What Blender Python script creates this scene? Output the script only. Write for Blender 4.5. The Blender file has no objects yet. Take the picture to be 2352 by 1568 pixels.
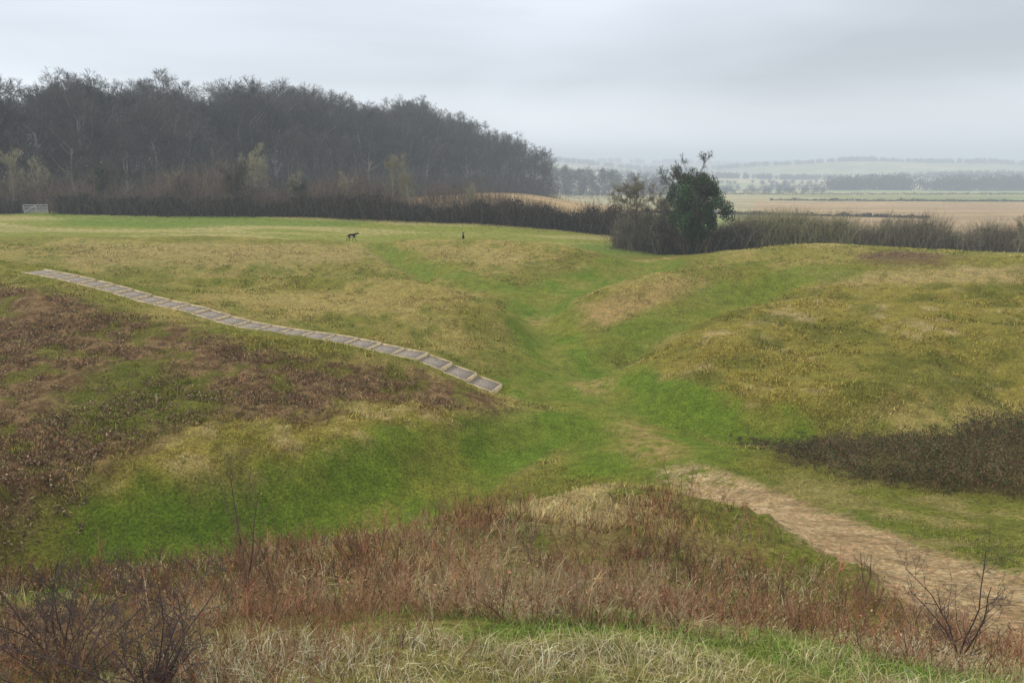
import bpy, math, numpy as np
from mathutils import Vector
rng=np.random.default_rng(7)
COLL=bpy.context.scene.collection
# ---------------------------------------------------------------- survey: bearings + distances -> world metres
F=796.4; TH=math.atan(173/F); ZC=11.0
def tan_(v): return math.tan(TH+math.atan((v-341)/F))
def P(u,v,d=None,z=None):
    t=tan_(v)
    if d is None: d=(ZC-z)/t
    b=(341-v)/F
    return ((u-512)/F*d/(math.cos(TH)+b*math.sin(TH)),d,ZC-d*t)
Z=[(560,420,0),(540,395,0),(566,370,.1),(545,340,.3),(540,322,.5),(545,305,.8),(590,285,1.1),(630,272,1.4),(640,262,1.6),
(500,440,-.1),(430,470,-.2),(330,505,-.3),(200,540,-.4),(90,575,-.5),(600,250,1.8),
(662,461,.4),(700,480,1.0),(760,500,2.0),
(631,379,.2),(600,345,.3),(575,325,.5),(680,402,.1),(718,418,0),(775,437,-.1),(840,432,.1),(930,415,.2),(1020,395,.3),
(640,340,.6),(660,320,1.4),
(505,395,0),(500,420,-.05),(440,450,-.1),(350,480,-.15),(230,510,-.2),(120,535,-.3),(0,560,-.4)]
D=[(430,275,66),(395,258,74),(610,487,16),(560,500,14.5),(500,518,12),(430,545,9.5),(350,565,8),(250,580,7),(120,600,6),(0,615,5.5),
(560,560,10),(620,600,7),(700,620,6),(512,640,3.2),(650,540,12),(700,560,10.5),(800,600,8),(900,640,6),(200,640,3.5),(900,670,3.5),(1024,655,8),
(805,518,17.3),(900,560,12.8),(1024,612,9.3),(870,520,16.5),(1000,560,12.5),(1024,540,15),(936,505,19),(1024,500,19),(850,480,22.5),(760,450,27),(870,460,25),(1000,450,24),
(562,313,58),(600,302,58.5),(653,285,60),(700,276,61),(740,270,61),(827,268,59.5),(930,267,57.5),(1024,266,55.5),
(700,330,46.5),(700,370,39.5),(760,300,52.5),(760,340,44),(850,300,51),(850,350,42),(950,300,49.5),(950,350,41),(1024,300,48.5),(1024,350,40),(850,400,34.5),(950,390,37),
(705,261,76),(750,253,78),(801,247,79),(871,249,79),(950,253,78),(1024,257,76),
(662,257,86),(650,248,96),(631,237,107),(560,230,109),(479,224,110),(300,217,112),(100,213,115),(0,212,117),
(560,242,98),(461,238,101),(300,230,101),(100,228,103),(150,235,95),(379,236,100),
(461,242,83),(500,244,81),(522,246,79),(570,252,76),(618,261,76),(379,245,82),(300,243,83),(196,240,84),(100,240,84),(0,240,84),
(200,262,72),(60,262,71),(470,262,72),(520,270,69),(470,290,63),(200,280,66.5),(60,278,64),(250,286,66),(380,284,67),(120,285,60),
(165,293,57),(280,290,58),(379,291,57.5),(440,300,55),(440,318,49.5),(501,322,52),(430,335,47),
(100,310,43),(0,285,46),(0,330,38),(0,400,29),(0,480,24),(100,370,32.8),(100,400,30),(100,470,25.2),
(200,360,34.5),(200,430,28),(200,470,25.7),(300,450,28),(300,390,33),(400,440,30),(400,400,33.5),(400,375,37),(460,400,36)]
S=[(28,269),(70.5,277),(117.5,288.6),(152,299.5),(196,308.7),(221,317),(247,324),(287,331),(342,338),(383,347.4),(424.5,356),(453,368.8),(497,388)]
X=[(-12,17,-.2),(-5,18.5,-.1),(0,20,0),(2.5,22,.6),(-25,17,-.6),(-40,12,-.6),(0,0,9.35),(5,0,9.3),(-5,0,9.3),(0,-6,9.5),(8,-4,9.2),(-8,-4,9.5),(12,2,8.2),(-10,3,8.6),(-15,5,7.8),
(14,29,.6),(18,31,.5),(24,33,.5),(20,27,1.8),(16,10,5.5),(20,18,3.5),(30,25,2.5),(40,32,1),(30,5,6.5),
(20,69,1.7),(28,69,2.1),(36,68,2.3),(44,66,2.6),
(20,92,1.5),(40,92,1.3),(60,92,1.0),(75,85,1),(-6,91,2.1),(0,90,2.0),(-20,91,2.7),(8,88,1.9),(-40,92,3.0),(-40,53,5.5),(-45,40,5.5),(-30,27,2.2),(-30,20,0)]
SP=np.array([P(u,v,d=39.3/(1+.345*(u-512)/F)) for u,v in S])
C=np.array([P(u,v,z=z) for u,v,z in Z]+[P(u,v,d=d) for u,v,d in D]+[tuple(s) for s in SP]+X)
A=C[:,:2]/50; n=len(C)
def phi(r2): return 0.5*r2*np.log(r2+1e-12)
K=phi(((A[:,None]-A[None])**2).sum(-1))+np.eye(n)*1.0e-4
Pm=np.c_[np.ones(n),A]
W=np.linalg.solve(np.block([[K,Pm],[Pm.T,np.zeros((3,3))]]),np.r_[C[:,2],0,0,0])
def tps(x,y):
    x=x/50;y=y/50; o=W[n]+W[n+1]*x+W[n+2]*y
    for i in range(n): o=o+W[i]*phi((x-A[i,0])**2+(y-A[i,1])**2)
    return o
def ss(a,b,t):
    t=np.clip((t-a)/(b-a),0,1); return t*t*(3-2*t)
TAB=rng.random((256,256))
def vn(x,y):
    xi=np.floor(x).astype(int);yi=np.floor(y).astype(int);fx=x-xi;fy=y-yi;fx=fx*fx*(3-2*fx);fy=fy*fy*(3-2*fy)
    a=TAB[xi&255,yi&255];b=TAB[(xi+1)&255,yi&255];c=TAB[xi&255,(yi+1)&255];d=TAB[(xi+1)&255,(yi+1)&255]
    return (a*(1-fx)+b*fx)*(1-fy)+(c*(1-fx)+d*fx)*fy
def fbm(x,y,o=4):
    s=0;a=.5;t=0
    for i in range(o):
        s=s+a*vn(x*2**i+17.3*i,y*2**i+9.1*i);t+=a;a*=.55
    return s/t
def zfar(x,y):
    l=np.interp(y,[0,40,120,200,350,450,700,1200,1550,1850,2350,3500,5000,9000],[7,5,4.2,3.2,3,0,-12,-18,-5,-12,26,46,50,50])
    r=np.interp(y,[0,40,100,150,200,400,700,1200,1550,1850,2350,3500,5000,9000],[7,3,1.3,-1,-3.2,-7,-10,-18,-8,-14,17,30,42,42])
    s=ss(-10,50,x)*.3+.7*ss(0,900,x)*(y>1200)+.7*ss(-10,50,x)*(y<=1200); z=l*(1-s)+r*s
    return z+ss(1250,2300,y)*(fbm(x/520+5,y/900+3,3)-.5)*60+ss(300,900,y)*(fbm(x/300,y/300,2)-.5)*9
def pdist(x,y,poly):
    poly=np.asarray(poly)[:,:2]; best=np.full(x.shape,1e9); par=np.zeros(x.shape)
    for i in range(len(poly)-1):
        a=poly[i];d=poly[i+1]-a; t=np.clip(((x-a[0])*d[0]+(y-a[1])*d[1])/(d@d),0,1)
        q=np.hypot(x-a[0]-t*d[0],y-a[1]-t*d[1]); m=q<best; best=np.where(m,q,best); par=np.where(m,i+t,par)
    return best,par
def W2(l): return np.array([P(u,v,d=d)[:2] for u,v,d in l])
# crests (+) and hollows (-) of the earthworks: line, height, half width
REL=[(W2([(600,302,58.5),(653,285,60),(700,276,61),(740,270,61),(827,268,59.5),(930,267,57.5),(1060,266,55.5)]),.65,2.5),
(np.array([(15,69.5),(22,69),(30,68),(38,66),(46,64)]),-1.1,3.2),
(W2([(720,257,77),(801,247,79),(871,249,79),(950,253,78),(1060,258,76)]),.3,2.5),
(W2([(0,240,84),(196,240,84),(379,245,82),(461,242,83),(522,246,79),(570,252,76)]),.4,2.0),
(W2([(-40,280,62),(60,280,64),(250,286,66),(380,285,66.5),(440,290,63.5)]),-1.2,2.8),
(W2([(165,293,57),(280,290,58),(379,291,57.5),(440,300,55),(490,316,52)]),1.0,2.3),
(W2([(600,345,45.5),(650,328,48.5),(700,305,53),(760,288,56)]),-1.15,2.2),
(W2([(575,316,56),(620,303,56.5),(660,292,57.5)]),.9,2.0),
(W2([(540,395,40),(600,380,40),(650,400,37),(720,425,34),(790,436,32)]),-.65,2.8),
(W2([(545,300,61),(540,320,56),(548,345,50),(560,370,44)]),-.6,2.1),
(W2([(560,425,33),(500,450,31),(430,480,28.5),(330,512,26),(200,545,23.5),(90,575,21.5)]),-.8,2.4),
(W2([(0,520,22.9),(120,500,24.3),(230,475,25.8),(330,450,28),(420,425,30.8),(470,405,34)]),.6,1.6),
(W2([(0,300,44),(100,320,41),(200,335,39.5),(300,350,38.5),(400,368,38),(470,385,37.7)]),.45,2.2),
(W2([(690,385,37.5),(760,412,34.5),(850,410,34.3),(950,398,36.3)]),.7,1.6),
(W2([(430,268,69),(395,256,74.5),(380,249,80)]),-.7,1.6)]
SPX=np.vstack([[-39.6,53.3,5.35],SP])
def H(x,y):
    x=np.asarray(x,float);y=np.asarray(y,float)
    w=(1-ss(108,140,y))*(1-ss(0,25,np.abs(x)-(0.72*np.maximum(y,0)+16)))*ss(-30,-10,y)
    z=tps(np.clip(x,-130,130),np.clip(y,-20,150))*w+zfar(x,y)*(1-w)
    if y.size and y.min()<95:
        for pl,hh,wd in REL: z=z+hh*np.exp(-(pdist(x,y,pl)[0]/wd)**2)
    d,p=pdist(x,y,SPX); ws=1-ss(.9,3.0,d)
    return z*(1-ws)+np.interp(p,np.arange(len(SPX)),SPX[:,2])*ws
def hit(u,v):
    b=(341-v)/F; dy=math.cos(TH)+b*math.sin(TH)
    d=np.exp(np.linspace(math.log(2),math.log(600),2000)); x=(u-512)/F*d/dy; z=ZC-d*tan_(v)
    k=np.argmax(H(x,d)>=z); return (x[k],d[k])
def site(l): return np.array([hit(*q) for q in l])
LANE=[(site([(540,395),(566,370),(545,340),(540,320),(545,303),(590,285),(630,272),(660,264)]),2.6,1.),
(site([(566,370),(600,400),(640,430),(655,455)]),3.2,1.),(site([(631,385),(680,408),(730,428),(775,440)]),1.5,1.),
(site([(560,425),(500,455),(430,485),(330,520),(200,552),(90,580),(-60,610)]),2.1,1.),
(site([(545,303),(480,285),(430,272),(395,258),(378,250)]),1.5,.8),
(site([(610,345),(660,325),(720,300),(790,280),(830,272)]),1.8,.7),
(np.array([(13,72),(20,70.5),(28,70),(36,69),(46,68)]),1.8,.7)]
PATH=site([(662,461),(700,480),(760,502),(805,520),(870,548),(940,575),(1024,612)])
PATH=np.vstack([PATH,[8.5,5.5],[11,1],[12,-4]])
WORN=[(hit(590,383),2.0),(hit(540,322),1.8),(hit(635,430),1.8),(hit(650,448),2.2)]
POL={k:site(p) for k,p in {
'lobe':[(560,318),(600,303),(655,288),(710,282),(680,300),(640,315),(600,327)],
'brk1':[(-80,285),(60,292),(150,318),(250,345),(330,360),(400,367),(470,388),(500,402),(490,412),(450,408),(390,400),(330,412),(280,420),(200,415),(180,432),(130,450),(90,480),(60,530),(0,550),(-80,550)],
'moss':[(60,380),(130,360),(230,395),(210,420),(120,440),(60,420)],
'skirt':[(110,455),(200,415),(300,418),(390,402),(480,415),(492,432),(430,455),(310,485),(180,515),(60,540),(20,520)],
'rms':[(640,365),(690,320),(760,290),(830,275),(1060,275),(1060,400),(780,430),(700,405)],
'rtop':[(800,274),(900,271),(1060,269),(1060,290),(940,284),(840,284)],
'farm':[(715,262),(760,253),(801,248),(871,250),(950,254),(1040,258),(1040,265),(860,262)],
'farb':[(860,254),(905,251),(955,256),(955,264),(900,266),(860,263)],
'bramb':[(735,442),(800,440),(900,444),(960,438),(1060,428),(1060,500),(950,492),(870,482),(800,465)],
'spur':[(520,520),(560,498),(610,489),(650,510),(600,525),(540,535)],
'ramp':[(60,243),(200,243),(380,247),(395,262),(250,268),(60,265)],
'ramp2':[(410,248),(470,246),(540,258),(500,266),(430,260)],
'midm':[(180,294),(290,291),(380,292),(440,303),(400,318),(300,312)]}.items()}
def inpoly(x,y,p):
    r=np.zeros(x.shape,bool); j=len(p)-1
    for i in range(len(p)):
        xi,yi=p[i];xj,yj=p[j]
        with np.errstate(divide='ignore',invalid='ignore'):
            c=((yi>y)!=(yj>y))&(x<(xj-xi)*(y-yi)/(yj-yi+1e-12)+xi)
        r^=c;j=i
    return r
def soft(x,y,p,s):
    k=0
    for ox,oy in((0,0),(s,0),(-s,0),(0,s),(0,-s)): k=k+inpoly(x+ox,y+oy,p)
    return k/5
def mix(a,b,t): return a*(1-t[...,None])+np.asarray(b)*t[...,None]
def ground_look(x,y,z):
    n1=fbm(x*.22,y*.22);n2=fbm(x*.9+40,y*.9+3);n3=fbm(x*3.1,y*3.1+70,3)
    jx=x+(n2-.5)*2.2+(n3-.5)*1.0;jy=y+(n2-.5)*-2.2+(n3-.5)*1.2
    c=np.zeros(x.shape+(3,))+np.array([.185,.175,.042])
    c=mix(c,[.31,.25,.10],ss(.42,.64,n1)*.8); c=mix(c,[.12,.15,.025],ss(.5,.68,n2)*.6)
    rough=np.ones(x.shape)
    f=ss(84,90,y+(n1-.5)*4)*(1-ss(20,40,x))
    fc=mix(np.zeros(x.shape+(3,))+np.array([.20,.22,.05]),[.34,.30,.15],ss(.4,.62,fbm(x*.06,y*.3+5))*.85)
    fc=mix(fc,[.12,.185,.03],ss(.48,.62,fbm(x*.04+9,y*.15))*.85)
    fc=mix(fc,[.26,.16,.10],np.exp(-(((x+2)/4)**2+((y-97)/2.5)**2))*.8)
    c=c*(1-f[...,None])+fc*f[...,None]; rough=rough*(1-.6*f)
    for k,col,w in(('rms',[.225,.19,.042],.85),('rtop',[.38,.29,.16],.8),('farm',[.24,.215,.06],.8),('ramp',[.30,.24,.11],.85),('ramp2',[.31,.25,.11],.85),('midm',[.33,.26,.11],.9),('lobe',[.36,.255,.13],.95),('skirt',[.26,.215,.055],.85),('farb',[.14,.09,.06],.9)):
        c=mix(c,col,soft(jx,jy,POL[k],.8)*w*(.65+.35*n1*1.5).clip(0,1))
    r=soft(jx,jy,POL['rms'],.8); c=mix(c,[.38,.29,.17],r*ss(.54,.68,n2)*.7*ss(.42,.56,n1)); c=mix(c,[.11,.12,.02],r*ss(.50,.66,fbm(x*.5+3,y*.5))*.75)
    r=soft(jx,jy,POL['skirt'],.8); c=mix(c,[.38,.30,.15],r*ss(.48,.64,n2)*.8); c=mix(c,[.15,.15,.025],r*ss(.50,.63,fbm(x*.6+13,y*.6))*.6); c=mix(c,[.17,.115,.06],r*ss(.54,.66,fbm(x*.8+33,y*.8))*.6)
    b=soft(jx,jy,POL['brk1'],.8); bc=mix(np.zeros(x.shape+(3,))+np.array([.12,.07,.042]),[.23,.15,.09],ss(.4,.62,n3)); bc=mix(bc,[.12,.13,.02],ss(.52,.64,n2)*.7)
    c=c*(1-b[...,None]*.95)+bc*b[...,None]*.95
    m=soft(jx,jy,POL['moss'],.8); c=mix(c,[.10,.12,.015],m*.75*ss(.35,.6,n1+.1))
    nbk=ss(1.5,3.5,z)*(1-ss(16,19,y))*(1-ss(-1.5,.5,x-4))
    c=mix(c,[.19,.15,.07],nbk*.85); c=mix(c,[.13,.17,.03],nbk*ss(.52,.64,n2)*.7); s=soft(jx,jy,POL['spur'],.4); c=mix(c,[.36,.28,.15],s*.85)
    c=mix(c,[.24,.23,.08],(1-ss(3,4.5,y))*ss(-20,-3,y)*.8)
    br=soft(jx,jy,POL['bramb'],.5); c=mix(c,[.08,.065,.03],br*.85)
    lush=np.zeros(x.shape); dm=np.full(x.shape,9.)
    for pl,w,k in LANE:
        d,_=pdist(x,y,pl); d=d+(n2-.5)*1.8+(n1-.5)*1.4; lush=np.maximum(lush,(1-ss(w*.6,w*1.3,d))*k)
    for pl in(LANE[0][0],LANE[1][0]): dm=np.minimum(dm,pdist(x,y,pl)[0])
    lc=mix(np.zeros(x.shape+(3,))+np.array([.118,.178,.02]),[.18,.195,.035],ss(.44,.66,fbm(x*.35+60,y*.35)))
    lc=mix(lc,[.088,.165,.014],ss(.5,.62,n1)*.5); lc=mix(lc,[.22,.21,.06],(1-ss(.3,1.3,dm+(n2-.5)*2))*.3)
    c=c*(1-lush[...,None]*.95)+lc*lush[...,None]*.95; rough=rough*(1-.85*lush)
    for (px,py),w in WORN:
        d=np.hypot(x-px,(y-py)*.6)+(n3-.5)*1.6+(n2-.5); c=mix(c,[.34,.25,.12],(1-ss(w*.3,w,d))*.8*ss(.38,.58,n3))
    n4=fbm(x*8+3,y*8+1,3)
    d,p=pdist(x,y,PATH); wd=np.interp(p,[0,.6,1.5,3,6,12],[.9,1.15,1.4,1.5,1.6,1.6]); dd=d+(n2-.5)*.7+(n3-.5)*.8+(n4-.5)*.7
    dirt=(1-ss(wd*.7,wd*1.12,dd))*ss(0,1.6,p+(n3-.5)*2+(n2-.5)*1.6+(n4-.5)*2)
    dc=mix(np.zeros(x.shape+(3,))+np.array([.40,.275,.18]),[.52,.40,.29],ss(.4,.66,n4)); dc=mix(dc,[.29,.20,.12],ss(.5,.68,n2)*.45)
    edge=(1-ss(wd,wd*2.2,dd))*(1-dirt)*ss(0,.5,p); c=mix(c,[.12,.165,.025],edge*.6*(y<30))
    turf=(x>np.interp(-y,-PATH[:,1],PATH[:,0]))*(y<25)*(1-ss(22,26,y))*(1-br)*ss(0,3,y)
    c=mix(c,[.13,.165,.03],turf*.5*(1-dirt)); c=mix(c,[.32,.25,.12],turf*ss(.5,.66,n2)*.6*(1-dirt))
    c=c*(1-dirt[...,None])+dc*dirt[...,None]; rough=rough*(1-dirt)*(1-.4*turf)
    far=ss(115,135,y)+ss(84,96,y)*ss(20,40,x); far=far.clip(0,1)
    fx=x/y.clip(1,None)
    cells=vn(np.floor(x/230+y/700+.3)*7.7+3,np.floor(np.log(y.clip(60,None))*2.6+x/900)*5.3+1)
    pal=np.array([[.27,.23,.15],[.24,.24,.14],[.20,.22,.12],[.30,.27,.19],[.18,.195,.11]])
    q=pal[(cells*5).astype(int).clip(0,4)]
    q=mix(q,[.38,.27,.16],((y<390)&(fx<.16)).astype(float)); 
    q=mix(q,[.19,.23,.08],((y<260)&(fx>.16)&(fx<.36)).astype(float))
    q=mix(q,[.33,.24,.17],((y>150)&(y<450)&(fx>.30)).astype(float))
    q=mix(q,[.10,.11,.08],ss(1900,2500,y)*.7)
    q=mix(q,q*.8,ss(.4,.6,fbm(x*.03,y*.08)))
    c=c*(1-far[...,None])+q*far[...,None]; rough=rough*(1-.7*far)
    return c,rough,lush,dirt
# ---------------------------------------------------------------- mesh + material helpers
def mesh(name,V,faces,col=None,mat=None,smooth=False):
    me=bpy.data.meshes.new(name); V=np.asarray(V,dtype=np.float32)
    me.vertices.add(len(V)); me.vertices.foreach_set('co',V.ravel())
    fs=[np.asarray(f) for f in faces if len(f)]
    li=np.concatenate([f.ravel() for f in fs]); tot=np.concatenate([np.full(len(f),f.shape[1]) for f in fs])
    st=np.concatenate([[0],np.cumsum(tot)[:-1]])
    me.loops.add(len(li)); me.loops.foreach_set('vertex_index',li.astype(np.int32))
    me.polygons.add(len(tot)); me.polygons.foreach_set('loop_start',st.astype(np.int32)); me.polygons.foreach_set('loop_total',tot.astype(np.int32))
    me.update(calc_edges=True)
    if col is not None:
        at=me.color_attributes.new('Col','FLOAT_COLOR','POINT'); c4=np.ones((len(V),4),np.float32); c4[:,:3]=col; at.data.foreach_set('color',c4.ravel())
    if mat: me.materials.append(mat)
    if smooth: me.shade_smooth()
    return me
def obj(name,me,parent=None,loc=None,label=None,cat=None,kind=None,group=None,rot=None,scale=None):
    o=bpy.data.objects.new(name,me); COLL.objects.link(o)
    if parent: o.parent=parent
    if loc is not None:o.location=loc
    if rot is not None:o.rotation_euler=rot
    if scale is not None:o.scale=scale
    if label:o['label']=label
    if cat:o['category']=cat
    if kind:o['kind']=kind
    if group:o['group']=group
    return o
def N(nt,t,**k):
    nd=nt.nodes.new(t)
    for a,b in k.items(): setattr(nd,a,b)
    return nd
def matte(name,color=None,rough=.9,scale=6.,amt=.35,bump=0,rand=0.,metal=0.,spec=.2):
    m=bpy.data.materials.new(name); m.use_nodes=True; nt=m.node_tree; bs=nt.nodes['Principled BSDF']
    bs.inputs['Roughness'].default_value=rough; bs.inputs['Metallic'].default_value=metal; bs.inputs['Specular IOR Level'].default_value=spec
    if color is None:
        a=N(nt,'ShaderNodeAttribute',attribute_name='Col'); src=a.outputs['Color']
    else:
        a=N(nt,'ShaderNodeRGB'); a.outputs[0].default_value=(*color,1); src=a.outputs[0]
    tc=N(nt,'ShaderNodeTexCoord'); nz=N(nt,'ShaderNodeTexNoise'); nz.inputs['Scale'].default_value=scale; nz.inputs['Detail'].default_value=3
    nt.links.new(tc.outputs['Object'],nz.inputs['Vector'])
    mr=N(nt,'ShaderNodeMapRange'); mr.inputs[1].default_value=.3;mr.inputs[2].default_value=.7;mr.inputs[3].default_value=1-amt;mr.inputs[4].default_value=1+amt
    nt.links.new(nz.outputs['Fac'],mr.inputs[0]); fac=mr.outputs[0]
    if rand:
        oi=N(nt,'ShaderNodeObjectInfo'); r2=N(nt,'ShaderNodeMapRange'); r2.inputs[3].default_value=1-rand; r2.inputs[4].default_value=1+rand
        nt.links.new(oi.outputs['Random'],r2.inputs[0]); mu=N(nt,'ShaderNodeMath',operation='MULTIPLY'); nt.links.new(fac,mu.inputs[0]); nt.links.new(r2.outputs[0],mu.inputs[1]); fac=mu.outputs[0]
    vm=N(nt,'ShaderNodeVectorMath',operation='SCALE'); nt.links.new(src,vm.inputs[0]); nt.links.new(fac,vm.inputs['Scale']); nt.links.new(vm.outputs[0],bs.inputs['Base Color'])
    if bump:
        bp=N(nt,'ShaderNodeBump'); bp.inputs['Strength'].default_value=bump; bp.inputs['Distance'].default_value=.05; nt.links.new(nz.outputs['Fac'],bp.inputs['Height']); nt.links.new(bp.outputs[0],bs.inputs['Normal'])
    return m
def nrm(v): return v/(np.linalg.norm(v,axis=-1,keepdims=True)+1e-9)
def sticks(p0,p1,r0,r1,sides=3):
    d=nrm(p1-p0); ref=np.where(np.abs(d[:,2:3])>.9,[[1.,0,0]],[[0,0,1.]]); a=nrm(np.cross(d,ref)); b=np.cross(d,a); V=[]
    for p,r in((p0,r0),(p1,r1)):
        for k in range(sides):
            t=2*math.pi*k/sides; V.append(p+(a*math.cos(t)+b*math.sin(t))*r[:,None])
    V=np.stack(V,1); m=len(p0); base=(np.arange(m)*2*sides)[:,None]
    q=np.concatenate([base+np.array([[k,(k+1)%sides,sides+(k+1)%sides,sides+k]]) for k in range(sides)],0)
    return V.reshape(-1,3),q
def chains_sticks(ch,rd,sides=3):
    p0=ch[:,:-1].reshape(-1,3);p1=ch[:,1:].reshape(-1,3); return sticks(p0,p1,rd[:,:-1].ravel(),rd[:,1:].ravel(),sides)
def join(parts):
    V=[];Q=[];C_=[];o=0
    for p in parts:
        V.append(p[0]);Q.append(p[1]+o);o+=len(p[0])
        if len(p)>2:C_.append(p[2])
    return np.concatenate(V),np.concatenate(Q),(np.concatenate(C_) if C_ else None)
def confetti(pos,size,cols=None,flat=0.):
    m=len(pos); a=nrm(rng.normal(size=(m,3))*[1,1,1-flat]); b=nrm(np.cross(a,rng.normal(size=(m,3)))); s=size[:,None] if np.ndim(size) else size
    V=np.stack([pos-a*s*.5,pos+b*s*.3,pos+a*s*.5,pos-b*s*.3],1).reshape(-1,3); q=(np.arange(m)*4)[:,None]+np.arange(4)[None]
    return (V,q) if cols is None else (V,q,np.repeat(cols,4,0))
def blades(pos,h,w,lean,cols):
    m=len(pos); t=rng.random(m)*6.283; s=np.stack([np.cos(t),np.sin(t),t*0],1)*w[:,None]*.5
    l=rng.random(m)*6.283; ld=np.stack([np.cos(l),np.sin(l),l*0],1)*(lean*h)[:,None]; up=np.array([0,0,1.])*h[:,None]
    V=np.stack([pos-s,pos+s,pos+s*.7+ld*.35+up*.6,pos-s*.7+ld*.35+up*.6,pos+ld+up*np.sqrt((1-lean**2*.5).clip(.2,1))[:,None]],1).reshape(-1,3)
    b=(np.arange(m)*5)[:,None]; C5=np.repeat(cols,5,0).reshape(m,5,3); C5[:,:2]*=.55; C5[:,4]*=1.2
    return V,b+np.array([[0,1,2,3]]),b+np.array([[3,2,4]]),C5.reshape(-1,3)
def grow(ch,rd,nc,L,seg,ang,up,wig,t0,t1,rr,rmin,R):
    m,k=ch.shape[:2]; k-=1; idx=np.repeat(np.arange(m),nc); t=R.uniform(t0,t1,len(idx))*k; i=np.minimum(t.astype(int),k-1); f=(t-i)[:,None]
    p=ch[idx,i]*(1-f)+ch[idx,i+1]*f; tan=nrm(ch[idx,i+1]-ch[idx,i]); r=(rd[idx,i]*(1-f[:,0])+rd[idx,i+1]*f[:,0])*rr
    pe=nrm(np.cross(tan,R.normal(size=p.shape))); a=np.radians(ang)*R.uniform(.7,1.3,len(idx))[:,None]
    d=nrm(tan*np.cos(a)+pe*np.sin(a)); Ls=L*R.uniform(.6,1.25,len(idx))*(1.15-.55*t/k)/seg
    out=[p];rs=[np.maximum(r,rmin)]
    for s in range(seg):
        d=nrm(d+np.array([0,0,up])+R.normal(size=d.shape)*wig); p=p+d*Ls[:,None]; out.append(p); rs.append(np.maximum(r*(1-(s+1)/seg*.75),rmin*(1-.4*(s+1)/seg)))
    return np.stack(out,1),np.stack(rs,1)
def bare_tree(seed,h,spread=1.,low=.3,dens=1.,fine=.02,trunk_r=.017,ang=38,up=.17):
    R=np.random.default_rng(seed); k=7; zz=np.linspace(0,1,k+1); tr=np.zeros((1,k+1,3)); tr[0,:,2]=zz*h*.76; tr[0,:,:2]=np.cumsum(R.normal(size=(k+1,2))*h*.009,0); tr[0,0]=(0,0,-.3)
    rd=(h*trunk_r*(1-zz*.75))[None]
    li=grow(tr,rd,int(13*dens),h*.36*spread,5,ang,up,.13,low,1,.55,h*.0018,R)
    br=grow(*li,8,h*.16,4,40,.10,.17,.2,1,.5,h*.0012,R)
    tw=grow(*br,7,h*.075,3,38,.12,.2,.15,1,.6,fine*1.25,R)
    fi=grow(*tw,6,h*.038,2,35,.12,.25,.2,1,.7,fine,R)
    T=join([chains_sticks(tr,rd,7),chains_sticks(*li,5)]); Cw=join([chains_sticks(*br),chains_sticks(*tw),chains_sticks(*fi)])
    return T,Cw
# ---------------------------------------------------------------- world, light, camera, mist
def srgb(r,g,b):
    f=lambda c:(c/255/12.92 if c<=10 else ((c/255+.055)/1.055)**2.4); return (f(r),f(g),f(b))
scene=bpy.context.scene
w=bpy.data.worlds.new("World"); scene.world=w; w.use_nodes=True; nt=w.node_tree; bg=nt.nodes['Background']
SE,SA=40,-74
sky=N(nt,'ShaderNodeTexSky',sky_type='NISHITA',sun_disc=False,sun_elevation=math.radians(SE),sun_rotation=math.radians(SA))
skm=N(nt,'ShaderNodeVectorMath',operation='SCALE'); skm.inputs['Scale'].default_value=.08; nt.links.new(sky.outputs[0],skm.inputs[0])
tc=N(nt,'ShaderNodeTexCoord'); sep=N(nt,'ShaderNodeSeparateXYZ'); nt.links.new(tc.outputs['Generated'],sep.inputs[0])
mp=N(nt,'ShaderNodeMapping'); mp.inputs['Scale'].default_value=(1.2,1.2,5.5); mp.inputs['Location'].default_value=(.35,0,.2); nt.links.new(tc.outputs['Generated'],mp.inputs[0])
nz=N(nt,'ShaderNodeTexNoise'); nz.inputs['Scale'].default_value=1.7; nz.inputs['Detail'].default_value=4; nz.inputs['Roughness'].default_value=.42; nz.inputs['Distortion'].default_value=.4; nt.links.new(mp.outputs[0],nz.inputs['Vector'])
r1=N(nt,'ShaderNodeValToRGB'); e=r1.color_ramp.elements
e[0].position=0; e[0].color=(*srgb(208,213,217),1); e[1].position=1; e[1].color=(*srgb(226,225,225),1)
for p,c in((.03,(217,221,225)),(.065,(208,212,217)),(.10,(179,185,192)),(.14,(178,184,192)),(.20,(193,199,208)),(.4,(213,214,216))):
    x=e.new(p); x.color=(*srgb(*c),1)
nt.links.new(sep.outputs['Z'],r1.inputs[0])
r2=N(nt,'ShaderNodeMapRange'); r2.inputs[1].default_value=.3; r2.inputs[2].default_value=.7; r2.inputs[3].default_value=.80; r2.inputs[4].default_value=1.2; nt.links.new(nz.outputs['Fac'],r2.inputs[0])
r3=N(nt,'ShaderNodeMapRange'); r3.inputs[1].default_value=-.6; r3.inputs[2].default_value=.6; r3.inputs[3].default_value=1.12; r3.inputs[4].default_value=.94; nt.links.new(sep.outputs['X'],r3.inputs[0])
mu=N(nt,'ShaderNodeMath',operation='MULTIPLY'); nt.links.new(r2.outputs[0],mu.inputs[0]); nt.links.new(r3.outputs[0],mu.inputs[1])
sc=N(nt,'ShaderNodeVectorMath',operation='SCALE'); nt.links.new(r1.outputs[0],sc.inputs[0]); nt.links.new(mu.outputs[0],sc.inputs['Scale'])
mx=N(nt,'ShaderNodeMix',data_type='RGBA'); mx.inputs[0].default_value=.06; nt.links.new(sc.outputs[0],mx.inputs[6]); nt.links.new(skm.outputs[0],mx.inputs[7])
nt.links.new(mx.outputs[2],bg.inputs[0]); bg.inputs[1].default_value=1.62
sl=bpy.data.lights.new("sun",'SUN'); sl.energy=1.5; sl.angle=math.radians(10); sl.color=(1,.94,.84)
so=bpy.data.objects.new("sun",sl); COLL.objects.link(so)
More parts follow.
